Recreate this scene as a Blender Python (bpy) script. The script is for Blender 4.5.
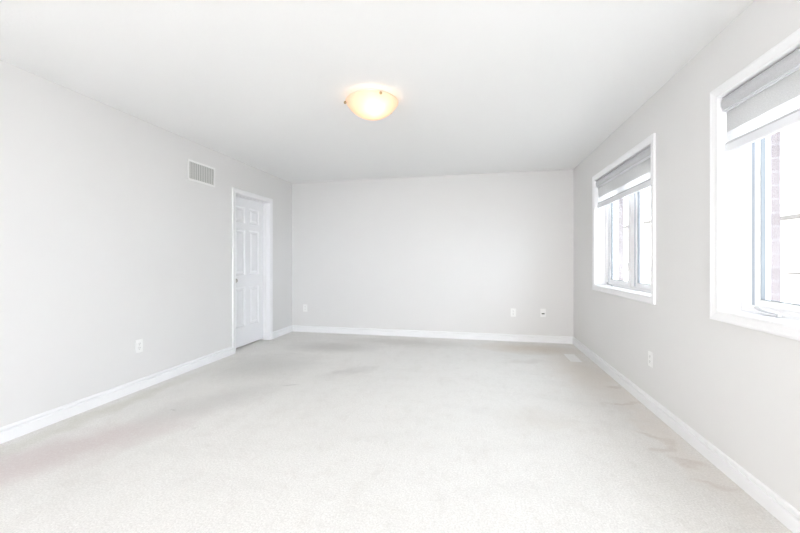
import bpy, bmesh, math, random
from mathutils import Vector, Matrix

random.seed(7)
scene = bpy.context.scene
for o in list(bpy.data.objects):
    bpy.data.objects.remove(o, do_unlink=True)
C = bpy.context.collection

# ------------------------------------------------------------------ camera
EYE = 1.160
cam_d = bpy.data.cameras.new('camera')
cam_d.lens = 15.99
cam_d.sensor_width = 36.0
cam_d.shift_y = -5.67 / 800.0
cam_d.clip_start = 0.02
cam = bpy.data.objects.new('camera', cam_d)
cam.location = (0, 0, EYE)
cam.rotation_euler = (math.radians(90), 0, math.radians(11.981))
C.objects.link(cam)
scene.camera = cam

# ------------------------------------------------------------------ daylight and exposure
SKY = 3.0
SUN_SIDE = 1.25
world = bpy.data.worlds.new('overcast_sky')
scene.world = world
world.use_nodes = True
bg = world.node_tree.nodes['Background']
bg.inputs['Color'].default_value = (0.975, 0.975, 1.0, 1)
bg.inputs['Strength'].default_value = SKY
# the overcast is brighter on the sun's side, out beyond the right-hand windows
wnt = world.node_tree
w_tc = wnt.nodes.new('ShaderNodeTexCoord')
w_sep = wnt.nodes.new('ShaderNodeSeparateXYZ')
w_rng = wnt.nodes.new('ShaderNodeMapRange')
w_rng.inputs['From Min'].default_value = -0.2
w_rng.inputs['From Max'].default_value = 0.9
w_rng.inputs['To Min'].default_value = SKY
w_rng.inputs['To Max'].default_value = SKY * SUN_SIDE
wnt.links.new(w_tc.outputs['Generated'], w_sep.inputs[0])
wnt.links.new(w_sep.outputs['X'], w_rng.inputs['Value'])
wnt.links.new(w_rng.outputs['Result'], bg.inputs['Strength'])
w_hue = wnt.nodes.new('ShaderNodeMapRange')
w_hue.inputs['From Min'].default_value = -0.2
w_hue.inputs['From Max'].default_value = 0.5
w_mix = wnt.nodes.new('ShaderNodeMix')
w_mix.data_type = 'RGBA'
w_mix.inputs[6].default_value = (1.0, 0.975, 0.955, 1)
w_mix.inputs[7].default_value = (0.905, 0.957, 1.045, 1)
wnt.links.new(w_sep.outputs['X'], w_hue.inputs['Value'])
wnt.links.new(w_hue.outputs['Result'], w_mix.inputs[0])
wnt.links.new(w_mix.outputs[2], bg.inputs['Color'])

scene.view_settings.view_transform = 'Standard'
scene.view_settings.look = 'None'
scene.view_settings.gamma = 1.0
scene.view_settings.use_curve_mapping = False
scene.view_settings.exposure = 1.5

LAMP_WATTS = 0.42

# ------------------------------------------------------------------ room measurements (metres)
H = 2.44
XL, XR = -2.957, 1.341          # left and right wall faces
YB, YR = 5.361, -3.2            # far wall face, wall behind the photographer
WIN = [(3.105, 4.428), (0.960, 2.320)]   # y ranges of the two window openings (far one first)
WZ0, WZ1 = 0.887, 2.071
DOOR_Y = (3.948, 4.698)
DOOR_Z = 2.008

# ------------------------------------------------------------------ materials
def mat(name, color, rough=0.5, metallic=0.0, spec=0.5, bump=None, noise=None, emit=None):
    m = bpy.data.materials.new(name)
    m.use_nodes = True
    nt = m.node_tree
    b = nt.nodes['Principled BSDF']
    b.inputs['Base Color'].default_value = (*color, 1)
    b.inputs['Roughness'].default_value = rough
    b.inputs['Metallic'].default_value = metallic
    b.inputs['Specular IOR Level'].default_value = spec
    if emit:
        b.inputs['Emission Color'].default_value = (*emit[0], 1)
        b.inputs['Emission Strength'].default_value = emit[1]
    if bump or noise:
        tc = nt.nodes.new('ShaderNodeTexCoord')
    if bump:
        scale, strength, dist = bump
        n = nt.nodes.new('ShaderNodeTexNoise')
        n.inputs['Scale'].default_value = scale
        n.inputs['Detail'].default_value = 3
        bp = nt.nodes.new('ShaderNodeBump')
        bp.inputs['Strength'].default_value = strength
        bp.inputs['Distance'].default_value = dist
        nt.links.new(tc.outputs['Object'], n.inputs['Vector'])
        nt.links.new(n.outputs['Fac'], bp.inputs['Height'])
        nt.links.new(bp.outputs['Normal'], b.inputs['Normal'])
    if noise:
        scale, amount = noise
        n = nt.nodes.new('ShaderNodeTexNoise')
        n.inputs['Scale'].default_value = scale
        n.inputs['Detail'].default_value = 4
        mx = nt.nodes.new('ShaderNodeMix')
        mx.data_type = 'RGBA'
        mx.inputs[6].default_value = (*[c * (1 - amount) for c in color], 1)
        mx.inputs[7].default_value = (*[min(1, c * (1 + amount)) for c in color], 1)
        nt.links.new(tc.outputs['Object'], n.inputs['Vector'])
        nt.links.new(n.outputs['Fac'], mx.inputs[0])
        nt.links.new(mx.outputs[2], b.inputs['Base Color'])
    return m

M_wall = mat('wall_paint', (0.80, 0.793, 0.785), 0.75, spec=0.3, bump=(140, 0.06, 0.002), noise=(1.3, 0.012))
M_ceil = mat('stippled_ceiling', (0.93, 0.93, 0.925), 0.9, spec=0.1, bump=(75, 0.22, 0.005))
M_trim = mat('white_trim_paint', (0.92, 0.92, 0.93), 0.35, spec=0.45)
M_door = mat('white_door_paint', (0.92, 0.925, 0.945), 0.4, spec=0.4)
M_vinyl = mat('white_vinyl', (0.92, 0.92, 0.93), 0.3)
M_gasket = mat('grey_weatherstrip', (0.46, 0.50, 0.57), 0.6)
M_spacer = mat('blue_grey_spacer', (0.145, 0.16, 0.175), 0.4)
M_plate = mat('white_plastic', (0.92, 0.92, 0.91), 0.3)
M_slot = mat('dark_slot', (0.08, 0.08, 0.08), 0.6)
M_duct_shade = mat('duct_shade_grey', (0.42, 0.42, 0.41), 0.8)  # flat grey painted in for the shade inside the ducts
M_grille = mat('grille_enamel', (0.72, 0.72, 0.70), 0.45)
M_nickel = mat('brushed_nickel', (0.50, 0.48, 0.45), 0.28, metallic=1.0)
M_brass = mat('aged_brass', (0.45, 0.36, 0.22), 0.35, metallic=1.0)
M_alu = mat('satin_aluminium', (0.82, 0.83, 0.86), 0.3, metallic=0.3)
M_crank = mat('silver_grey_crank', (0.55, 0.55, 0.56), 0.35, metallic=0.8)
M_white_rail = mat('white_rail_enamel', (0.86, 0.87, 0.90), 0.35)
M_reg = mat('register_enamel', (0.95, 0.94, 0.92), 0.4)
M_ground = mat('pale_ground', (0.55, 0.55, 0.54), 0.95, spec=0.1, noise=(0.6, 0.1))
M_siding = mat('pale_stucco', (0.80, 0.78, 0.76), 0.9, spec=0.1, noise=(3.0, 0.04))
M_shingle = mat('pale_shingles', (0.62, 0.61, 0.61), 0.95, spec=0.1, noise=(9.0, 0.12))
M_fascia = mat('taupe_fascia', (0.085, 0.08, 0.078), 0.7)
M_hall = mat('hall_paint', (0.5, 0.49, 0.48), 0.9)
M_lampmetal = mat('lamp_pan_enamel', (0.85, 0.84, 0.82), 0.4)


def fabric(name, color, transl, weave=420.0):
    m = bpy.data.materials.new(name)
    m.use_nodes = True
    nt = m.node_tree
    nt.nodes.clear()
    out = nt.nodes.new('ShaderNodeOutputMaterial')
    d = nt.nodes.new('ShaderNodeBsdfDiffuse')
    t = nt.nodes.new('ShaderNodeBsdfTranslucent')
    mx = nt.nodes.new('ShaderNodeMixShader')
    mx.inputs[0].default_value = transl
    tc = nt.nodes.new('ShaderNodeTexCoord')
    mp = nt.nodes.new('ShaderNodeMapping')
    mp.inputs['Scale'].default_value = (weave, weave * 0.25, weave)
    n = nt.nodes.new('ShaderNodeTexNoise')
    n.inputs['Scale'].default_value = 1.0
    n.inputs['Detail'].default_value = 1
    cr = nt.nodes.new('ShaderNodeMix')
    cr.data_type = 'RGBA'
    cr.inputs[6].default_value = (*[c * 0.82 for c in color], 1)
    cr.inputs[7].default_value = (*[min(1, c * 1.15) for c in color], 1)
    L = nt.links.new
    L(tc.outputs['Object'], mp.inputs['Vector'])
    L(mp.outputs['Vector'], n.inputs['Vector'])
    L(n.outputs['Fac'], cr.inputs[0])
    L(cr.outputs[2], d.inputs['Color'])
    L(cr.outputs[2], t.inputs['Color'])
    L(d.outputs[0], mx.inputs[1])
    L(t.outputs[0], mx.inputs[2])
    L(mx.outputs[0], out.inputs['Surface'])
    return m

M_greyfab = fabric('grey_woven_fabric', (0.60, 0.60, 0.62), 0.0)
M_greyband = fabric('grey_shade_fabric', (0.74, 0.74, 0.74), 0.25)
M_sheer = fabric('white_sheer_fabric', (0.93, 0.93, 0.95), 0.55)


def glass_mat():
    m = bpy.data.materials.new('window_glass')
    m.use_nodes = True
    nt = m.node_tree
    nt.nodes.clear()
    out = nt.nodes.new('ShaderNodeOutputMaterial')
    tr = nt.nodes.new('ShaderNodeBsdfTransparent')
    tr.inputs['Color'].default_value = (0.96, 0.98, 0.98, 1)
    gl = nt.nodes.new('ShaderNodeBsdfGlossy')
    gl.inputs['Roughness'].default_value = 0.02
    lw = nt.nodes.new('ShaderNodeLayerWeight')
    lw.inputs['Blend'].default_value = 0.5
    pw = nt.nodes.new('ShaderNodeMath'); pw.operation = 'POWER'
    pw.inputs[1].default_value = 5.0
    fr = nt.nodes.new('ShaderNodeMath'); fr.operation = 'MULTIPLY_ADD'
    fr.inputs[1].default_value = 0.9
    fr.inputs[2].default_value = 0.035
    mx = nt.nodes.new('ShaderNodeMixShader')
    nt.links.new(lw.outputs['Facing'], pw.inputs[0])
    nt.links.new(pw.outputs[0], fr.inputs[0])
    nt.links.new(fr.outputs[0], mx.inputs[0])
    nt.links.new(tr.outputs[0], mx.inputs[1])
    nt.links.new(gl.outputs[0], mx.inputs[2])
    nt.links.new(mx.outputs[0], out.inputs['Surface'])
    return m

M_glass = glass_mat()


def bowl_mat():
    m = bpy.data.materials.new('frosted_amber_glass')
    m.use_nodes = True
    nt = m.node_tree
    nt.nodes.clear()
    out = nt.nodes.new('ShaderNodeOutputMaterial')
    d = nt.nodes.new('ShaderNodeBsdfDiffuse')
    d.inputs['Color'].default_value = (0.92, 0.79, 0.68, 1)
    t = nt.nodes.new('ShaderNodeBsdfTranslucent')
    t.inputs['Color'].default_value = (0.97, 0.86, 0.75, 1)
    g = nt.nodes.new('ShaderNodeBsdfGlossy')
    g.inputs['Roughness'].default_value = 0.25
    mx = nt.nodes.new('ShaderNodeMixShader')
    mx.inputs[0].default_value = 0.6
    m2 = nt.nodes.new('ShaderNodeMixShader')
    m2.inputs[0].default_value = 0.05
    L = nt.links.new
    L(d.outputs[0], mx.inputs[1]); L(t.outputs[0], mx.inputs[2])
    L(mx.outputs[0], m2.inputs[1]); L(g.outputs[0], m2.inputs[2])
    L(m2.outputs[0], out.inputs['Surface'])
    return m

M_bowl = bowl_mat()


def brick_mat():
    m = bpy.data.materials.new('pinkish_brick')
    m.use_nodes = True
    nt = m.node_tree
    b = nt.nodes['Principled BSDF']
    b.inputs['Roughness'].default_value = 0.9
    b.inputs['Specular IOR Level'].default_value = 0.1
    tc = nt.nodes.new('ShaderNodeTexCoord')
    sp = nt.nodes.new('ShaderNodeSeparateXYZ')
    ad = nt.nodes.new('ShaderNodeMath'); ad.operation = 'ADD'
    cb = nt.nodes.new('ShaderNodeCombineXYZ')
    br = nt.nodes.new('ShaderNodeTexBrick')
    br.inputs['Color1'].default_value = (0.150, 0.127, 0.129, 1)
    br.inputs['Color2'].default_value = (0.175, 0.151, 0.153, 1)
    br.inputs['Mortar'].default_value = (0.19, 0.172, 0.174, 1)
    br.inputs['Scale'].default_value = 1.0
    br.inputs['Mortar Size'].default_value = 0.006
    br.inputs['Brick Width'].default_value = 0.21
    br.inputs['Row Height'].default_value = 0.075
    L = nt.links.new
    L(tc.outputs['Object'], sp.inputs[0])
    L(sp.outputs['X'], ad.inputs[0]); L(sp.outputs['Y'], ad.inputs[1])
    L(ad.outputs[0], cb.inputs['X']); L(sp.outputs['Z'], cb.inputs['Y'])
    L(cb.outputs[0], br.inputs['Vector'])
    L(br.outputs['Color'], b.inputs['Base Color'])
    return m

M_brick = brick_mat()


def carpet_mat():
    m = bpy.data.materials.new('cream_carpet')
    m.use_nodes = True
    nt = m.node_tree
    b = nt.nodes['Principled BSDF']
    b.inputs['Roughness'].default_value = 1.0
    b.inputs['Specular IOR Level'].default_value = 0.05
    b.inputs['Sheen Weight'].default_value = 0.15
    L = nt.links.new
    tc = nt.nodes.new('ShaderNodeTexCoord')

    def noise(scale, detail=3, rough=0.6, stretch=None, rot=0.0):
        n = nt.nodes.new('ShaderNodeTexNoise')
        n.inputs['Scale'].default_value = scale
        n.inputs['Detail'].default_value = detail
        n.inputs['Roughness'].default_value = rough
        if stretch:
            mp = nt.nodes.new('ShaderNodeMapping')
            mp.inputs['Scale'].default_value = stretch
            mp.inputs['Rotation'].default_value = (0, 0, rot)
            L(tc.outputs['Object'], mp.inputs['Vector'])
            L(mp.outputs['Vector'], n.inputs['Vector'])
        else:
            L(tc.outputs['Object'], n.inputs['Vector'])
        return n.outputs['Fac']

    def ramp(v, a, z, lo=0.0, hi=1.0):
        r = nt.nodes.new('ShaderNodeMapRange')
        r.inputs['From Min'].default_value = a
        r.inputs['From Max'].default_value = z
        r.inputs['To Min'].default_value = lo
        r.inputs['To Max'].default_value = hi
        L(v, r.inputs['Value'])
        return r.outputs['Result']

    def mul(a, c):
        n = nt.nodes.new('ShaderNodeMath'); n.operation = 'MULTIPLY'
        for k, v in enumerate((a, c)):
            if isinstance(v, (int, float)):
                n.inputs[k].default_value = v
            else:
                L(v, n.inputs[k])
        return n.outputs[0]

    def mix(fac, a, c):
        n = nt.nodes.new('ShaderNodeMix'); n.data_type = 'RGBA'
        L(fac, n.inputs[0])
        for k, v in ((6, a), (7, c)):
            if isinstance(v, tuple):
                n.inputs[k].default_value = (*v, 1)
            else:
                L(v, n.inputs[k])
        return n.outputs[2]

    def blob(cx, cy, rx, ry, rot=0.0, soft=1.0):
        mp = nt.nodes.new('ShaderNodeMapping')
        mp.vector_type = 'TEXTURE'
        mp.inputs['Location'].default_value = (cx, cy, 0)
        mp.inputs['Rotation'].default_value = (0, 0, rot)
        mp.inputs['Scale'].default_value = (rx, ry, 50)
        wob = nt.nodes.new('ShaderNodeTexNoise')
        wob.inputs['Scale'].default_value = 5.0
        wob.inputs['Detail'].default_value = 4
        L(tc.outputs['Object'], wob.inputs['Vector'])
        sub = nt.nodes.new('ShaderNodeVectorMath'); sub.operation = 'MULTIPLY_ADD'
        sub.inputs[1].default_value = (0.30, 0.30, 0)
        L(wob.outputs['Color'], sub.inputs[0])
        off = nt.nodes.new('ShaderNodeVectorMath'); off.operation = 'ADD'
        off.inputs[1].default_value = (-0.15, -0.15, 0)
        L(tc.outputs['Object'], off.inputs[0])
        L(off.outputs[0], sub.inputs[2])
        L(sub.outputs[0], mp.inputs['Vector'])
        g = nt.nodes.new('ShaderNodeTexGradient'); g.gradient_type = 'SPHERICAL'
        L(mp.outputs['Vector'], g.inputs['Vector'])
        return ramp(g.outputs['Fac'], 0.0, 0.75 * soft)

    base = mix(ramp(noise(110, 3, 0.75), 0.32, 0.68), (0.73, 0.71, 0.68), (0.97, 0.955, 0.925))
    base = mix(ramp(noise(38, 4, 0.7), 0.35, 0.75, 0.0, 0.25), base, (0.70, 0.68, 0.645))
    # broad wear and vacuum tracks
    base = mix(mul(ramp(noise(1.1, 4), 0.50, 0.75), 0.22), base, (0.70, 0.675, 0.64))
    base = mix(mul(ramp(noise(1.0, 5, 0.65, (1.4, 5.0, 1), 0.5), 0.52, 0.72), 0.20), base, (0.66, 0.64, 0.61))
    base = mix(mul(ramp(noise(1.0, 5, 0.65, (5.0, 1.6, 1), -0.4), 0.54, 0.72), 0.20), base, (0.66, 0.625, 0.58))
    base = mix(mul(ramp(noise(7.0, 6, 0.75), 0.52, 0.74), 0.30), base, (0.66, 0.63, 0.585))
    base = mix(mul(ramp(noise(1.0, 6, 0.75, (16.0, 9.0, 1), 0.7), 0.54, 0.70), 0.25), base, (0.66, 0.63, 0.585))
    # stains that keep their place
    S = [  # cx, cy, rx, ry, rot, colour, strength
        (-2.40, 1.78, 0.80, 0.32, 1.02, (0.66, 0.57, 0.555), 0.75),     # pinkish band by the left wall
        (-2.56, 1.45, 0.40, 0.36, 1.0, (0.66, 0.57, 0.555), 0.45),
        (-2.80, 2.20, 0.12, 1.2, 0.0, (0.62, 0.60, 0.51), 0.45),       # yellowish edge
        (-2.10, 2.55, 0.70, 0.30, 1.0, (0.60, 0.585, 0.56), 0.55),     # grey track to the door
        (-2.30, 3.50, 0.75, 0.60, 0.4, (0.58, 0.57, 0.54), 0.55),
        (-1.85, 4.50, 0.75, 0.35, 0.1, (0.52, 0.50, 0.47), 0.65),      # grey patch by far wall
        (-1.05, 4.95, 1.20, 0.30, 0.0, (0.55, 0.53, 0.49), 0.50),
        (-1.30, 3.55, 0.35, 0.16, 0.7, (0.58, 0.56, 0.53), 0.55),
        (-1.68, 3.02, 0.09, 0.04, 0.3, (0.52, 0.50, 0.47), 0.5),
        (-2.26, 2.38, 0.022, 0.022, 0, (0.46, 0.44, 0.41), 0.4),
        (-1.92, 2.10, 0.018, 0.018, 0, (0.52, 0.50, 0.46), 0.3),
        (0.70, 4.95, 0.75, 0.36, 0.0, (0.66, 0.57, 0.47), 0.65),       # tan patch in the far right corner
        (1.10, 4.00, 0.38, 0.95, 0.0, (0.78, 0.71, 0.63), 0.55),
        (1.24, 2.75, 0.16, 1.25, 0.0, (0.80, 0.73, 0.66), 0.45),
        (1.16, 3.20, 0.20, 0.040, 0.25, (0.58, 0.51, 0.45), 0.45),
        (1.14, 2.62, 0.17, 0.040, -0.5, (0.58, 0.50, 0.43), 0.40),
        (1.16, 2.50, 0.15, 0.040, 0.6, (0.58, 0.50, 0.44), 0.40),
        (1.20, 2.36, 0.12, 0.040, -0.3, (0.58, 0.50, 0.44), 0.45),
        (1.22, 2.16, 0.10, 0.040, -0.2, (0.60, 0.52, 0.46), 0.35),
        (1.25, 3.62, 0.12, 0.020, 0.1, (0.58, 0.51, 0.45), 0.40),
        (0.42, 2.75, 0.30, 0.25, 0.2, (0.72, 0.68, 0.62), 0.45),
        (0.55, 4.30, 0.40, 0.10, 0.3, (0.66, 0.63, 0.59), 0.45),
    ]
    for cx, cy, rx, ry, rot, col, st in S:
        f = mul(blob(cx, cy, rx, ry, rot), st)
        base = mix(mul(f, ramp(noise(60, 3), 0.25, 0.6, 0.55, 1.0)), base, col)
    L(base, b.inputs['Base Color'])
    bp = nt.nodes.new('ShaderNodeBump')
    bp.inputs['Strength'].default_value = 0.55
    bp.inputs['Distance'].default_value = 0.008
    L(noise(260, 4, 0.7), bp.inputs['Height'])
    L(bp.outputs['Normal'], b.inputs['Normal'])
    return m

M_carpet = carpet_mat()

# ------------------------------------------------------------------ helpers
def link(name, bm, m, parent=None, smooth=False, loc=None):
    me = bpy.data.meshes.new(name)
    bmesh.ops.recalc_face_normals(bm, faces=bm.faces)
    bm.to_mesh(me)
    bm.free()
    me.materials.append(m)
    if smooth:
        for p in me.polygons:
            p.use_smooth = True
    o = bpy.data.objects.new(name, me)
    C.objects.link(o)
    if parent:
        o.parent = parent
    if loc:
        o.location = loc
    return o


def box(bm, x0, x1, y0, y1, z0, z1, bev=0.0, seg=2):
    v = [bm.verts.new(p) for p in ((x0, y0, z0), (x1, y0, z0), (x1, y1, z0), (x0, y1, z0),
                                   (x0, y0, z1), (x1, y0, z1), (x1, y1, z1), (x0, y1, z1))]
    fs = [bm.faces.new([v[i] for i in q]) for q in
          ((0, 3, 2, 1), (4, 5, 6, 7), (0, 1, 5, 4), (1, 2, 6, 5), (2, 3, 7, 6), (3, 0, 4, 7))]
    if bev:
        es = list({e for f in fs for e in f.edges})
        bmesh.ops.bevel(bm, geom=es, offset=bev, segments=seg, profile=0.5, affect='EDGES')
    return bm


def B(*a, **k):
    return box(bmesh.new(), *a, **k)


def sweep(path, prof, to3, closed=False):
    """mitred sweep: path of 2-D points, profile of (outward offset, protrusion); outward is to the left of travel"""
    bm = bmesh.new()
    n = len(path)
    rings = []
    for i, p in enumerate(path):
        p = Vector(p)
        def nrm(a, c):
            d = (Vector(c) - Vector(a)).normalized()
            return Vector((-d.y, d.x))
        if closed or 0 < i < n - 1:
            n1 = nrm(path[i - 1], path[i]); n2 = nrm(path[i], path[(i + 1) % n])
            mit = (n1 + n2).normalized()
            mit = mit / max(0.2, mit.dot(n1))
        elif i == 0:
            mit = nrm(path[0], path[1])
        else:
            mit = nrm(path[-2], path[-1])
        rings.append([bm.verts.new(to3(p + mit * u, d)) for u, d in prof])
    m = len(prof)
    for i in range(n if closed else n - 1):
        a, c = rings[i], rings[(i + 1) % n]
        for k in range(m):
            bm.faces.new((a[k], a[(k + 1) % m], c[(k + 1) % m], c[k]))
    if not closed:
        bm.faces.new(rings[0]); bm.faces.new(list(reversed(rings[-1])))
    return bm


def lathe(bm, prof, seg=32, mtx=None, cap=True):
    rings = []
    for r, z in prof:
        ring = []
        if r < 1e-6:
            ring = [bm.verts.new((0, 0, z))]
        else:
            ring = [bm.verts.new((r * math.cos(2 * math.pi * k / seg), r * math.sin(2 * math.pi * k / seg), z))
                    for k in range(seg)]
        rings.append(ring)
    for a, c in zip(rings, rings[1:]):
        for k in range(seg):
            j = (k + 1) % seg
            if len(a) == 1 and len(c) > 1:
                bm.faces.new((a[0], c[k], c[j]))
            elif len(c) == 1 and len(a) > 1:
                bm.faces.new((a[k], a[j], c[0]))
            elif len(a) > 1:
                bm.faces.new((a[k], a[j], c[j], c[k]))
    if mtx is not None:
        bmesh.ops.transform(bm, matrix=mtx, verts=[v for r in rings for v in r])
    return bm


def structure(o, label=None):
    o['kind'] = 'structure'
    if label:
        o['label'] = label
    return o


def empty(name, loc=(0, 0, 0), rotz=0.0):
    o = bpy.data.objects.new(name, None)
    o.empty_display_size = 0.1
    o.location = loc
    o.rotation_euler = (0, 0, rotz)
    C.objects.link(o)
    return o


def tag(o, label, cat, group=None):
    o['label'] = label
    o['category'] = cat
    if group:
        o['group'] = group
    return o


def dup(root, loc, rotz, label, group=None):
    r = root.copy(); C.objects.link(r)
    r.location = loc; r.rotation_euler = (0, 0, rotz)
    r['label'] = label
    if group:
        r['group'] = group
    for ch in list(root.children):
        c = ch.copy(); C.objects.link(c); c.parent = r
        for g in list(ch.children):
            d = g.copy(); C.objects.link(d); d.parent = c
    return r

# ------------------------------------------------------------------ room shell
structure(link('floor', B(XL - 1.25, XR + 0.0, YR - 0.1, YB + 0.0, -0.12, 0), M_carpet),
          'cream wall-to-wall carpet with faded stains')
structure(link('ceiling', B(XL - 1.25, XR + 0.22, YR - 0.1, YB + 0.12, H, H + 0.12), M_ceil),
          'white stippled ceiling')


def wall_x(name, x0, x1, y0, y1, z0, z1, holes, m):
    """wall slab spanning y and z, with rectangular holes (y0, y1, z0, z1), as one mesh"""
    ys = sorted({y0, y1, *[h[0] for h in holes], *[h[1] for h in holes]})
    zs = sorted({z0, z1, *[h[2] for h in holes], *[h[3] for h in holes]})
    ny, nz = len(ys) - 1, len(zs) - 1

    def solid(i, j):
        if not (0 <= i < ny and 0 <= j < nz):
            return False
        cy, cz = (ys[i] + ys[i + 1]) / 2, (zs[j] + zs[j + 1]) / 2
        return not any(h[0] < cy < h[1] and h[2] < cz < h[3] for h in holes)
    bm = bmesh.new()
    V = {}
    def v(x, i, j):
        k = (x, i, j)
        if k not in V:
            V[k] = bm.verts.new((x, ys[i], zs[j]))
        return V[k]
    for i in range(ny):
        for j in range(nz):
            if not solid(i, j):
                continue
            for x in (x0, x1):
                bm.faces.new((v(x, i, j), v(x, i + 1, j), v(x, i + 1, j + 1), v(x, i, j + 1)))
            for di, dj, a, c in ((-1, 0, (i, j), (i, j + 1)), (1, 0, (i + 1, j), (i + 1, j + 1)),
                                 (0, -1, (i, j), (i + 1, j)), (0, 1, (i, j + 1), (i + 1, j + 1))):
                if not solid(i + di, j + dj):
                    bm.faces.new((v(x0, *a), v(x0, *c), v(x1, *c), v(x1, *a)))
    return link(name, bm, m)


structure(wall_x('wall_left', XL - 0.13, XL, YR, YB, 0, H, [(DOOR_Y[0] - 0.02, DOOR_Y[1] + 0.02, -1, DOOR_Z + 0.02),
                                                           (-2.9, -0.75, 0.5, 2.2)], M_wall),  # second hole is unseen, added behind the camera to daylight the right wall
          'left wall in pale grey paint')
structure(link('wall_back', B(XL - 0.13, XR + 0.22, YB, YB + 0.12, 0, H), M_wall), 'far wall in pale grey paint')
holes = [(a - 0.016, b + 0.016, WZ0 - 0.016, WZ1 + 0.016) for a, b in WIN]
structure(wall_x('wall_right', XR, XR + 0.24, YR, YB, 0, H, holes, M_wall), 'right wall in pale grey paint with two windows')
bh = [(a - 0.02, b + 0.02, WZ0 - 0.02, WZ1 + 0.02) for a, b in WIN]
structure(wall_x('wall_outer', XR + 0.2405, XR + 0.296, YR - 0.5, YB + 0.6, -2.9, H + 0.5, bh, M_brick),
          'pinkish brick outer face of the right wall')
# wall behind the photographer, with the wide opening the daylight comes through
def wall_rear():
    bm = bmesh.new()
    y0, y1 = YR - 0.12, YR
    box(bm, XL - 0.13, -1.6, y0, y1, 0, H)
    box(bm, 1.15, XR + 0.22, y0, y1, 0, H)
    box(bm, -1.6, 1.15, y0, y1, 2.30, H)
    return bm
structure(link('wall_rear', wall_rear(), M_wall), 'wall behind the camera around a wide opening')
# unseen closet added so no sky shows under the closed door
bm = bmesh.new()
box(bm, XL - 1.25, XL - 1.20, 3.2, YB, 0, H)
box(bm, XL - 1.20, XL - 0.13, 3.2, 3.25, 0, H)
box(bm, XL - 1.20, XL - 0.13, YB - 0.05, YB, 0, H)
structure(link('wall_closet', bm, M_hall), 'unseen closet walls added to keep daylight from under the door')

# ------------------------------------------------------------------ baseboards
BASE = [(0.0, 0.0), (0.0, 0.015), (0.064, 0.015), (0.067, 0.0135), (0.0685, 0.0060), (0.0700, 0.0045), (0.0745, 0.0045),
        (0.0760, 0.0080), (0.080, 0.0105), (0.088, 0.0110), (0.095, 0.0095), (0.0985, 0.0065), (0.100, 0.003), (0.100, 0.0)]


def baseboard(name, pts, label):
    """pts: (x, y, into-room vector incl. mitre scale) along the wall"""
    bm = bmesh.new()
    rings = []
    for x, y, nx, ny in pts:
        rings.append([bm.verts.new((x + nx * d, y + ny * d, z)) for z, d in BASE])
    m = len(BASE)
    for a, c in zip(rings, rings[1:]):
        for k in range(m):
            bm.faces.new((a[k], a[(k + 1) % m], c[(k + 1) % m], c[k]))
    bm.faces.new(rings[0]); bm.faces.new(list(reversed(rings[-1])))
    return structure(link(name, bm, M_trim), label)

CAS_Y = (DOOR_Y[0] - 0.066, DOOR_Y[1] + 0.066)
baseboard('baseboard_left', [(XL, YR, 1, 0), (XL, CAS_Y[0], 1, 0)], 'white baseboard of the left wall, before the door')
baseboard('baseboard_left', [(XL, CAS_Y[1], 1, 0), (XL, YB, 1, -1)], 'short white baseboard between door and far corner')
baseboard('baseboard_back', [(XL, YB, 1, -1), (XR, YB, -1, -1)], 'white baseboard of the far wall')
baseboard('baseboard_right', [(XR, YB, -1, -1), (XR, YR, -1, 0)], 'white baseboard of the right wall')

# casing profile: (outward, protrusion)
CASING = [(-0.0, 0.0), (-0.0, 0.009), (0.004, 0.012), (0.010, 0.0125), (0.014, 0.010), (0.019, 0.010),
          (0.044, 0.0155), (0.049, 0.018), (0.056, 0.018), (0.060, 0.015), (0.060, 0.0)]

# ------------------------------------------------------------------ door
door = structure(empty('door_1', (XL, DOOR_Y[0], 0)), 'closed white six panel door with a small metal knob in the left wall')
dy, dw = DOOR_Y[0], DOOR_Y[1] - DOOR_Y[0]
path = [(-0.006, 0), (-0.006, DOOR_Z + 0.006), (dw + 0.006, DOOR_Z + 0.006), (dw + 0.006, 0)]
link('door_casing', sweep(path, CASING, lambda p, d: (d, p.x, p.y)), M_trim, door)
bm = bmesh.new()
box(bm, -0.13, 0, -0.019, 0.0, 0, DOOR_Z + 0.019, 0.0015, 1)
box(bm, -0.13, 0, dw, dw + 0.019, 0, DOOR_Z + 0.019, 0.0015, 1)
box(bm, -0.13, 0, 0, dw, DOOR_Z, DOOR_Z + 0.019)
LEAFX = -0.095          # room-side face of the leaf
# stops
box(bm, LEAFX + 0.002, LEAFX + 0.034, 0.0, 0.010, 0, DOOR_Z, 0.001, 1)
box(bm, LEAFX + 0.002, LEAFX + 0.034, dw - 0.010, dw, 0, DOOR_Z, 0.001, 1)
box(bm, LEAFX + 0.002, LEAFX + 0.034, 0.010, dw - 0.010, DOOR_Z - 0.010, DOOR_Z, 0.001, 1)
link('door_jamb', bm, M_trim, door)


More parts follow.
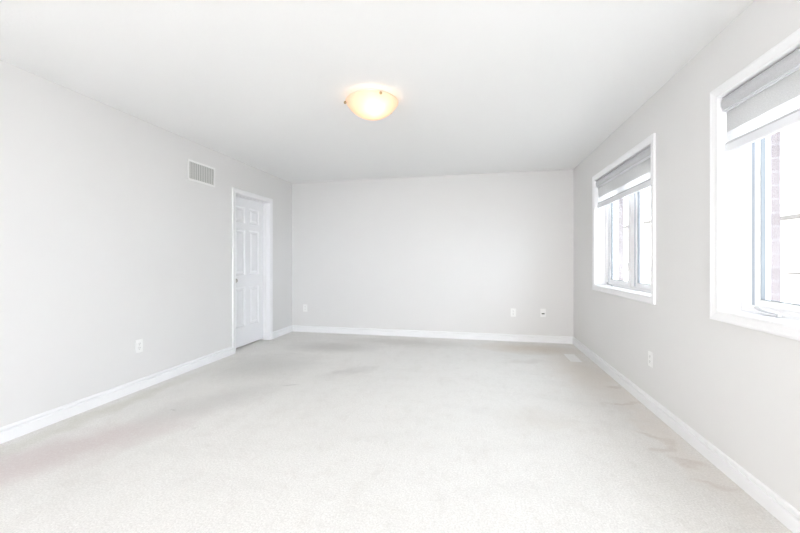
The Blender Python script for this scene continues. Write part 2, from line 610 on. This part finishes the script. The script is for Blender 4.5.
def panel_door(w, h, t, cols, rows):
    """six-panel leaf: front face with stepped, raised panels"""
    bm = bmesh.new()
    ys = sorted({0, w, *[a for c in cols for a in c]})
    zs = sorted({0, h, *[a for r in rows for a in r]})
    for i in range(len(ys) - 1):
        for j in range(len(zs) - 1):
            y0, y1, z0, z1 = ys[i], ys[i + 1], zs[j], zs[j + 1]
            panel = (y0, y1) in cols and (z0, z1) in rows
            if not panel:
                vs = [bm.verts.new(p) for p in ((0, y0, z0), (0, y1, z0), (0, y1, z1), (0, y0, z1))]
                bm.faces.new(vs)
                continue
            steps = [(0, 0), (0.006, -0.004), (0.012, -0.012), (0.024, -0.012), (0.034, -0.0115), (0.052, -0.003), (0.060, -0.002)]
            prev = None
            for ins, dep in steps:
                ring = [bm.verts.new(p) for p in ((dep, y0 + ins, z0 + ins), (dep, y1 - ins, z0 + ins),
                                                  (dep, y1 - ins, z1 - ins), (dep, y0 + ins, z1 - ins))]
                if prev:
                    for k in range(4):
                        bm.faces.new((prev[k], prev[(k + 1) % 4], ring[(k + 1) % 4], ring[k]))
                prev = ring
            bm.faces.new(prev)
    bmesh.ops.remove_doubles(bm, verts=bm.verts, dist=1e-5)
    # edges and back
    a = [bm.verts.new(p) for p in ((0, 0, 0), (0, w, 0), (0, w, h), (0, 0, h))]
    c = [bm.verts.new(p) for p in ((-t, 0, 0), (-t, w, 0), (-t, w, h), (-t, 0, h))]
    for k in range(4):
        bm.faces.new((a[k], a[(k + 1) % 4], c[(k + 1) % 4], c[k]))
    bm.faces.new(c)
    bmesh.ops.remove_doubles(bm, verts=bm.verts, dist=1e-5)
    return bm

LW, LZ = dw - 0.008, 0.022
cols = [(0.105, 0.325), (0.417, 0.637)]
rows = [(0.255, 0.785), (0.945, 1.555), (1.645, 1.860)]
leaf = link('door_leaf', panel_door(LW, DOOR_Z - LZ - 0.004, 0.035, cols, rows), M_door, door, loc=(LEAFX, 0.004, LZ))
bm = bmesh.new()
kz = 0.905 - LZ
mt = Matrix.Translation((0, 0.066, kz)) @ Matrix.Rotation(math.radians(90), 4, 'Y')
lathe(bm, [(0, 0), (0.031, 0), (0.031, 0.004), (0.026, 0.008), (0.012, 0.010), (0.0105, 0.026), (0.016, 0.034),
           (0.0245, 0.040), (0.0270, 0.048), (0.0255, 0.056), (0.018, 0.063), (0, 0.065)], 28, mt)
k = link('door_knob', bm, M_nickel, leaf, smooth=True)
k['label'] = 'small round nickel knob'

# ------------------------------------------------------------------ windows (local: x outwards from wall face, y, z)
def build_window(name, y0, y1, label):
    root = structure(empty(name, (XR, y0, WZ0)), label)
    w, h = y1 - y0, WZ1 - WZ0
    loop = [(0, 0), (0, h), (w, h), (w, 0)]
    ring = lambda a: [(a, a), (a, h - a), (w - a, h - a), (w - a, a)]
    link('window_casing', sweep(ring(-0.002), CASING, lambda p, d: (-d, p.x, p.y), True), M_trim, root)
    # jamb liner boards
    link('window_jamb', sweep(loop, [(0, 0.0), (0.014, 0.0), (0.014, 0.215), (0, 0.215)], lambda p, d: (d, p.x, p.y), True), M_trim, root)
    # vinyl frame, stepped
    fd = 0.100
    prof = [(0.0, fd + 0.006), (-0.004, fd), (-0.026, fd), (-0.030, fd + 0.006), (-0.030, fd + 0.016), (-0.044, fd + 0.018),
            (-0.046, fd + 0.022), (-0.046, fd + 0.09), (-0.022, fd + 0.092), (-0.022, fd + 0.105), (0.0, fd + 0.105)]
    floop = [(0, -0.012), (0, h), (w, h), (w, -0.012)]
    fr = link('window_frame', sweep(floop, prof, lambda p, d: (d, p.x, p.y), True), M_vinyl, root)
    # centre mullion
    mc = w / 2
    bm = bmesh.new()
    box(bm, fd + 0.012, fd + 0.095, mc - 0.044, mc + 0.044, 0.032, h - 0.044, 0.003)
    box(bm, fd + 0.002, fd + 0.013, mc - 0.026, mc + 0.026, 0.012, h - 0.038, 0.003)
    link('mullion', bm, M_vinyl, fr)
    for s, (a, b) in enumerate(((0.046, mc - 0.044), (mc + 0.044, w - 0.046))):
        # grey gasket in the gap between frame and sash
        # sash, 14 mm inside the frame
        g = 0.022
        zb = 0.0335
        sp = [(a + g, zb), (a + g, h - 0.046 - g), (b - g, h - 0.046 - g), (b - g, zb)]
        sd = fd + 0.018
        sprof = [(0, sd + 0.004), (-0.003, sd), (-0.029, sd), (-0.034, sd + 0.005), (-0.035, sd + 0.030), (-0.035, sd + 0.05),
                 (-0.01, sd + 0.055), (0, sd + 0.055)]
        sa = link('sash', sweep(sp, sprof, lambda p, d: (d, p.x, p.y), True), M_vinyl, root)
        bm = bmesh.new()
        box(bm, sd + 0.003, sd + 0.02, a + 0.0005, a + g + 0.001, zb + 0.001, h - 0.0465)
        box(bm, sd + 0.003, sd + 0.02, b - g - 0.001, b - 0.0005, zb + 0.001, h - 0.0465)
        box(bm, sd + 0.003, sd + 0.02, a + g + 0.001, b - g - 0.001, h - 0.0465 - g, h - 0.0465)
        link('weatherstrip', bm, M_gasket, sa)
        i = g + 0.035
        ip = [(a + i, zb + 0.035), (a + i, h - 0.046 - i), (b - i, h - 0.046 - i), (b - i, zb + 0.035)]
        link('glazing_spacer', sweep(ip, [(0, sd + 0.005), (-0.003, sd + 0.005), (-0.003, sd + 0.026), (0, sd + 0.026)],
                                     lambda p, d: (d, p.x, p.y), True), M_spacer, sa)
        bm = bmesh.new()
        box(bm, sd + 0.026, sd + 0.030, a + i, b - i, zb + 0.035, h - 0.046 - i)
        link('glass_pane', bm, M_glass, sa)
        if s == 0:
            continue
        # crank operator on the bottom frame rail, arm folded along the sill
        cy = b - 0.155
        bm = bmesh.new()
        pts = [(-0.055, 0.0), (-0.050, 0.012), (-0.028, 0.021), (0.0, 0.024), (0.028, 0.021), (0.050, 0.012), (0.055, 0.0)]
        lo_ = [bm.verts.new((fd + 0.002 - 0.030 * (q / 0.024), cy + u, 0.004)) for u, q in pts]
        hi_ = [bm.verts.new((fd + 0.002 - 0.016 * (q / 0.024), cy + u, 0.026)) for u, q in pts]
        for k in range(len(pts) - 1):
            bm.faces.new((lo_[k], lo_[k + 1], hi_[k + 1], hi_[k]))
        bm.faces.new(lo_); bm.faces.new(hi_)
        bm.faces.new((lo_[0], hi_[0], hi_[-1], lo_[-1]))
        cr = link('crank_operator', bm, M_vinyl, root)
        bm = bmesh.new()
        n = 14
        prev = None
        for k in range(n + 1):
            t = k / n
            yy = cy + 0.045 - 0.150 * t
            xx = fd - 0.030 - 0.016 * math.sin(math.pi * min(1, t * 1.1))
            zz = 0.034 - 0.018 * t ** 0.8
            hw = 0.0115 * (1 - 0.35 * t)
            ring_ = [bm.verts.new((xx + hw * math.cos(q), yy, zz + 0.55 * hw * math.sin(q))) for q in [2 * math.pi * r / 10 for r in range(10)]]
            if prev:
                for r in range(10):
                    bm.faces.new((prev[r], prev[(r + 1) % 10], ring_[(r + 1) % 10], ring_[r]))
            else:
                bm.faces.new(ring_)
            prev = ring_
        bm.faces.new(prev)
        arm = link('crank_handle', bm, M_crank, cr, smooth=True)
        arm['label'] = 'folded silver grey crank arm'
        bm = bmesh.new()
        lathe(bm, [(0, 0.0), (0.009, 0.001), (0.011, 0.008), (0.008, 0.015), (0, 0.016)], 16,
              Matrix.Translation((fd - 0.034, cy - 0.100, 0.003)))
        link('crank_knob', bm, M_crank, cr, smooth=True)
        # sash lock lever on the centre mullion side
        ly = mc + 0.034
        bm = bmesh.new()
        box(bm, fd + 0.002, fd + 0.013, ly - 0.007, ly + 0.007, 0.15, 0.24, 0.003)
        box(bm, fd - 0.012, fd + 0.004, ly - 0.005, ly + 0.005, 0.175, 0.255, 0.004)
        link('sash_lock', bm, M_vinyl, root)
    return root

build_window('window_1', *WIN[1], 'nearer white window at the right edge, with its blind mostly raised')
build_window('window_2', *WIN[0], 'farther white two pane casement window in the right wall')

# ------------------------------------------------------------------ zebra blinds
def build_blind(y0, y1, label):
    root = tag(empty('roller_blind', (XR, y0, WZ1)), label, 'window blind', 'roller blinds raised at the top of the windows')
    w = y1 - y0
    g = 0.006
    # cassette: convex fabric-covered front; profile (x outwards, z down from the head)
    arc = [(0.022, -0.002)]
    for k in range(9):
        t = k / 8
        arc.append((0.014 - 0.016 * math.sin(math.pi * (0.12 + 0.80 * t)), -0.004 - 0.068 * t))
    prof = arc + [(0.014, -0.0735), (0.030, -0.0735), (0.030, -0.060), (0.075, -0.060), (0.075, -0.002)]
    bm = bmesh.new()
    A = [bm.verts.new((x, g + 0.004, z)) for x, z in prof]
    Z = [bm.verts.new((x, w - g - 0.004, z)) for x, z in prof]
    for k in range(len(prof)):
        j = (k + 1) % len(prof)
        bm.faces.new((A[k], A[j], Z[j], Z[k]))
    bm.faces.new(A); bm.faces.new(Z)
    cs = link('cassette', bm, M_greyfab, root)
    cs['label'] = 'grey fabric covered cassette'
    # aluminium lower lip and underside
    bm = bmesh.new()
    box(bm, 0.006, 0.016, g + 0.002, w - g - 0.002, -0.0790, -0.0732, 0.0015, 1)
    link('cassette_lip', bm, M_alu, cs)
    bm = bmesh.new()
    box(bm, 0.016, 0.025, g + 0.004, w - g - 0.004, -0.0860, -0.0740, 0.002, 1)
    link('cassette_underside', bm, M_white_rail, cs)
    # moulded end caps
    for y in (g, w - g - 0.004):
        bm = bmesh.new()
        e0 = [bm.verts.new((x, y, z)) for x, z in prof]
        e1 = [bm.verts.new((x, y + 0.004, z)) for x, z in prof]
        for k in range(len(prof)):
            j = (k + 1) % len(prof)
            bm.faces.new((e0[k], e0[j], e1[j], e1[k]))
        bm.faces.new(e0); bm.faces.new(e1)
        link('end_cap', bm, M_white_rail, cs)
    fi = 0.010
    xf = 0.026
    bm = B(xf, xf + 0.0012, fi, w - fi, -0.197, -0.070)
    a = link('shade_band', bm, M_greyband, root)
    a['label'] = 'light grey opaque band of the fabric'
    bm = B(xf, xf + 0.0012, fi, w - fi, -0.262, -0.197)
    a = link('sheer_band', bm, M_sheer, root)
    a['label'] = 'white translucent band of the fabric'
    # bottom rail: grey top edge with white face
    bm = B(xf - 0.008, xf + 0.010, fi - 0.006, w - fi + 0.006, -0.314, -0.264, 0.006, 3)
    r = link('bottom_rail', bm, M_white_rail, root)
    bm = B(xf - 0.006, xf + 0.008, fi - 0.004, w - fi + 0.004, -0.267, -0.254, 0.003, 2)
    a = link('rail_insert', bm, M_greyfab, r)
    a['label'] = 'grey fabric strip along the top of the rail'
    # chain tensioner clipped to the far jamb
    bm = B(0.030, 0.046, w - 0.010, w, -0.83, -0.765, 0.003)
    a = link('chain_holder', bm, M_alu, root)
    return root

build_blind(*WIN[1], 'grey and white striped roller blind raised in the nearer, cut-off window')
build_blind(*WIN[0], 'grey and white striped roller blind raised in the farther window')

# ------------------------------------------------------------------ electrical plates (local: plate faces -y, back at y=0)
def build_outlet(label, loc, rotz):
    root = tag(empty('wall_outlet', loc, rotz), label, 'electrical outlet', 'white duplex outlets low on the walls')
    bm = B(-0.0365, 0.0365, -0.0055, 0.0, -0.059, 0.059, 0.003, 3)
    link('plate', bm, M_plate, root)
    for z in (-0.0195, 0.0195):
        bm = bmesh.new()
        mt = Matrix.Translation((0, -0.005, z)) @ Matrix.Rotation(math.radians(90), 4, 'X')
        lathe(bm, [(0, 0.0034), (0.0160, 0.0034), (0.0172, 0.0022), (0.0172, 0)], 24, mt)
        s = link('receptacle', bm, M_plate, root)
        bm = bmesh.new()
        for x in (-0.0062, 0.0062):
            box(bm, x - 0.0012, x + 0.0012, -0.0088, -0.0082, z - 0.001, z + 0.0085)
        box(bm, -0.0025, 0.0025, -0.0088, -0.0082, z - 0.0115, z - 0.0065)
        link('slot', bm, M_slot, s)
    bm = bmesh.new()
    lathe(bm, [(0, 0.0014), (0.003, 0.0012), (0.0036, 0)], 12, Matrix.Translation((0, -0.0052, 0)) @ Matrix.Rotation(math.radians(90), 4, 'X'))
    link('screw', bm, M_plate, root)
    return root

o1 = build_outlet('white outlet on the left wall between the camera and the door', (XL, 2.635, 0.395), math.radians(90))
dup(o1, (-2.72, YB, 0.39), 0.0, 'white outlet on the far wall near its left corner')
dup(o1, (0.535, YB, 0.413), 0.0, 'white outlet on the far wall, left of the cable plate')
dup(o1, (XR, 3.12, 0.392), math.radians(-90), 'white outlet on the right wall beneath the farther window')

cp = tag(empty('cable_wall_plate', (0.94, YB, 0.42)), 'white cable plate with a small jack on the far wall near the right corner', 'wall plate')
link('plate', B(-0.0365, 0.0365, -0.0055, 0, -0.059, 0.059, 0.003, 3), M_plate, cp)
bm = bmesh.new()
box(bm, -0.021, 0.021, -0.024, -0.005, -0.048, -0.020, 0.003)
j = link('jack', bm, M_plate, cp)
link('socket', B(-0.019, 0.019, -0.0075, -0.005, -0.019, -0.003), M_slot, cp)

# ------------------------------------------------------------------ return-air grille on the left wall
gy0, gy1, gz0, gz1 = 3.183, 3.587, 2.012, 2.234
gr = tag(empty('wall_vent', (XL, gy0, gz0)), 'white return air grille with upright slats high on the left wall', 'vent')
w, h = gy1 - gy0, gz1 - gz0
fp = [(0.022, 0.022), (0.022, h - 0.022), (w - 0.022, h - 0.022), (w - 0.022, 0.022)]
link('frame', sweep(fp, [(0.022, 0.0), (0.022, 0.003), (0.018, 0.007), (0.004, 0.008), (0, 0.006), (0, 0.0)],
                    lambda p, d: (d, p.x, p.y), True), M_plate, gr)
link('duct_shade_sheet', B(0.0, 0.0012, 0.021, w - 0.021, 0.021, h - 0.021), M_duct_shade, gr)  # no hole cut: flat sheet whose grey stands for the shaded duct
bm = bmesh.new()
n = 14
for k in range(n):
    y = 0.0345 + (w - 0.069) * k / (n - 1)
    q = [(0.0030, y - 0.006), (0.0045, y - 0.0065), (0.0075, y + 0.0035), (0.0060, y + 0.004)]
    lo = [bm.verts.new((a, b, 0.020)) for a, b in q]; hi = [bm.verts.new((a, b, h - 0.020)) for a, b in q]
    for r in range(4):
        bm.faces.new((lo[r], lo[(r + 1) % 4], hi[(r + 1) % 4], hi[r]))
    bm.faces.new(lo); bm.faces.new(hi)
link('louvres', bm, M_grille, gr)

# ------------------------------------------------------------------ floor register
fr = tag(empty('floor_register', (1.135, 4.575, 0.0)), 'white slotted floor register in the carpet at the far right corner', 'vent')
rw, rl = 0.062, 0.165
fp = [(-rw + 0.018, -rl + 0.018), (-rw + 0.018, rl - 0.018), (rw - 0.018, rl - 0.018), (rw - 0.018, -rl + 0.018)]
link('frame', sweep(fp, [(0.018, 0.0), (0.018, 0.002), (0.012, 0.006), (0.0, 0.007), (0, 0.0)], lambda p, d: (p.x, p.y, d), True), M_reg, fr)
link('duct_shade_sheet', B(-rw + 0.017, rw - 0.017, -rl + 0.017, rl - 0.017, 0.0, 0.0012), M_duct_shade, fr)  # flat sheet, shade below the slots put into its grey
bm = bmesh.new()
for k in range(22):
    y = -rl + 0.025 + (2 * rl - 0.05) * k / 21
    box(bm, -rw + 0.017, rw - 0.017, y - 0.0061, y + 0.0061, 0.0014, 0.0058)
box(bm, -0.003, 0.003, -rl + 0.017, rl - 0.017, 0.0014, 0.0064)
link('louvres', bm, M_reg, fr)

# ------------------------------------------------------------------ ceiling light
LX, LY = -0.8, 2.707
cl = tag(empty('ceiling_light', (LX, LY, H)), 'lit bowl-shaped frosted glass ceiling light with small brass clips', 'ceiling light')
bm = bmesh.new()
lathe(bm, [(0, 0), (0.172, 0), (0.175, -0.004), (0.172, -0.016), (0.160, -0.020), (0.06, -0.022), (0, -0.022)], 48)
link('ceiling_pan', bm, M_lampmetal, cl, smooth=False)
R0, ZR, DEP = 0.206, -0.031, 0.120
bm = bmesh.new()
prof = []
nb = 20
RS = (R0 ** 2 + DEP ** 2) / (2 * DEP)
for k in range(nb + 1):
    r = R0 * (1 - k / nb)
    prof.append((r if k < nb else 0.0, ZR - (math.sqrt(RS ** 2 - r ** 2) - (RS - DEP))))
inner = [(r * 0.985 if r > 0 else 0.0, z + 0.005) for r, z in reversed(prof)]
prof = [(R0 * 0.985, ZR + 0.005), (R0 + 0.002, ZR + 0.006)] + [(r, z) for r, z in prof]
full = list(inner) + prof[1:]
lathe(bm, full, 64)
link('glass_bowl', bm, M_bowl, cl, smooth=True)
# stem and clips
for ang in (190, 48, 292):
    a = math.radians(ang + 11.98)
    ex, ey = math.cos(a), math.sin(a)
    bm = bmesh.new()
    rr = R0 * 0.985
    # strap from the pan out to the rim
    p0 = Vector((ex * 0.16, ey * 0.16, -0.018)); p1 = Vector((ex * (rr + 0.006), ey * (rr + 0.006), ZR - 0.006))
    d = (p1 - p0).normalized(); s = Vector((-ey, ex, 0)) * 0.005; t = d.cross(s).normalized() * 0.0012
    q0 = [bm.verts.new(p0 + i * s + j * t) for i, j in ((-1, -1), (1, -1), (1, 1), (-1, 1))]
    q1 = [bm.verts.new(p1 + i * s + j * t) for i, j in ((-1, -1), (1, -1), (1, 1), (-1, 1))]
    for k in range(4):
        bm.faces.new((q0[k], q0[(k + 1) % 4], q1[(k + 1) % 4], q1[k]))
    bm.faces.new(q0); bm.faces.new(q1)
    rot = Vector((0, 0, 1)).rotation_difference(Vector((ex, ey, -0.75)).normalized()).to_matrix().to_4x4()
    lathe(bm, [(0, -0.004), (0.010, -0.004), (0.011, 0.003), (0.009, 0.009), (0.005, 0.013), (0, 0.0135)], 16,
          Matrix.Translation(p1 - Vector((0, 0, 0.004))) @ rot)
    link('clip', bm, M_brass, cl)
# the bulb
ld = bpy.data.lights.new('bulb', 'POINT')
ld.energy = LAMP_WATTS
ld.color = (1.0, 0.78, 0.58)
ld.shadow_soft_size = 0.03
lo = bpy.data.objects.new('bulb', ld)
lo.location = (0.035, -0.065, -0.068)
lo.parent = cl
C.objects.link(lo)

# ------------------------------------------------------------------ outdoors
GZ = -2.9
structure(link('ground', B(-30, 60, -30, 80, GZ - 0.2, GZ), M_ground), 'pale ground outside')


def build_house(label, x, y0, y1, eave, ridge, wins, spout=None):
    root = tag(empty('house', (x, y0, GZ)), label, 'house')
    w = y1 - y0; e = eave - GZ; r = ridge - GZ; dp = 8.0
    link('wall', B(0, dp, 0, w, 0, e), M_siding, root)
    bm = bmesh.new()
    o = 0.35
    hip = min(dp, w) / 2
    ev = [bm.verts.new(p) for p in ((-o, -o, e), (dp + o, -o, e), (dp + o, w + o, e), (-o, w + o, e))]
    et = [bm.verts.new((v.co.x, v.co.y, e + 0.10)) for v in ev]
    r0, r1 = bm.verts.new((dp / 2, hip, r)), bm.verts.new((dp / 2, w - hip, r))
    for k in range(4):
        bm.faces.new((ev[k], ev[(k + 1) % 4], et[(k + 1) % 4], et[k]))
    bm.faces.new(ev)
    bm.faces.new((et[0], et[1], r0)); bm.faces.new((et[1], et[2], r1, r0))
    bm.faces.new((et[2], et[3], r1)); bm.faces.new((et[3], et[0], r0, r1))
    link('roof', bm, M_shingle, root)
    link('gutter', B(-o - 0.10, -o + 0.001, -o, w + o, e - 0.02, e + 0.10, 0.01, 1), M_fascia, root)
    for a, b, c, d in wins:
        f = link('window', sweep([(a - y0, c - GZ), (a - y0, d - GZ), (b - y0, d - GZ), (b - y0, c - GZ)],
                                 [(0, 0), (0.08, 0), (0.08, 0.05), (0, 0.05)], lambda p, q: (-q, p.x, p.y), True), M_vinyl, root)
        link('pane', B(-0.02, 0.02, a - y0, b - y0, c - GZ, d - GZ), M_siding, f)
        link('sill', B(-0.12, 0.0, a - y0 - 0.1, b - y0 + 0.1, c - GZ - 0.12, c - GZ - 0.07), M_fascia, f)
    return root

build_house('pale house with a plain eave, seen through the nearer window', 9.0, 3.0, 14.6, 2.34, 4.6,
            [(10.9, 12.5, 0.90, 2.0), (6.2, 7.8, 0.9, 2.0)])
build_house('pale house seen through the farther window', 9.0, 18.5, 30.0, 3.10, 4.4,
            [(20.4, 21.5, 0.75, 2.2), (22.6, 23.7, 0.75, 2.2), (26.0, 27.3, 0.75, 2.2)])
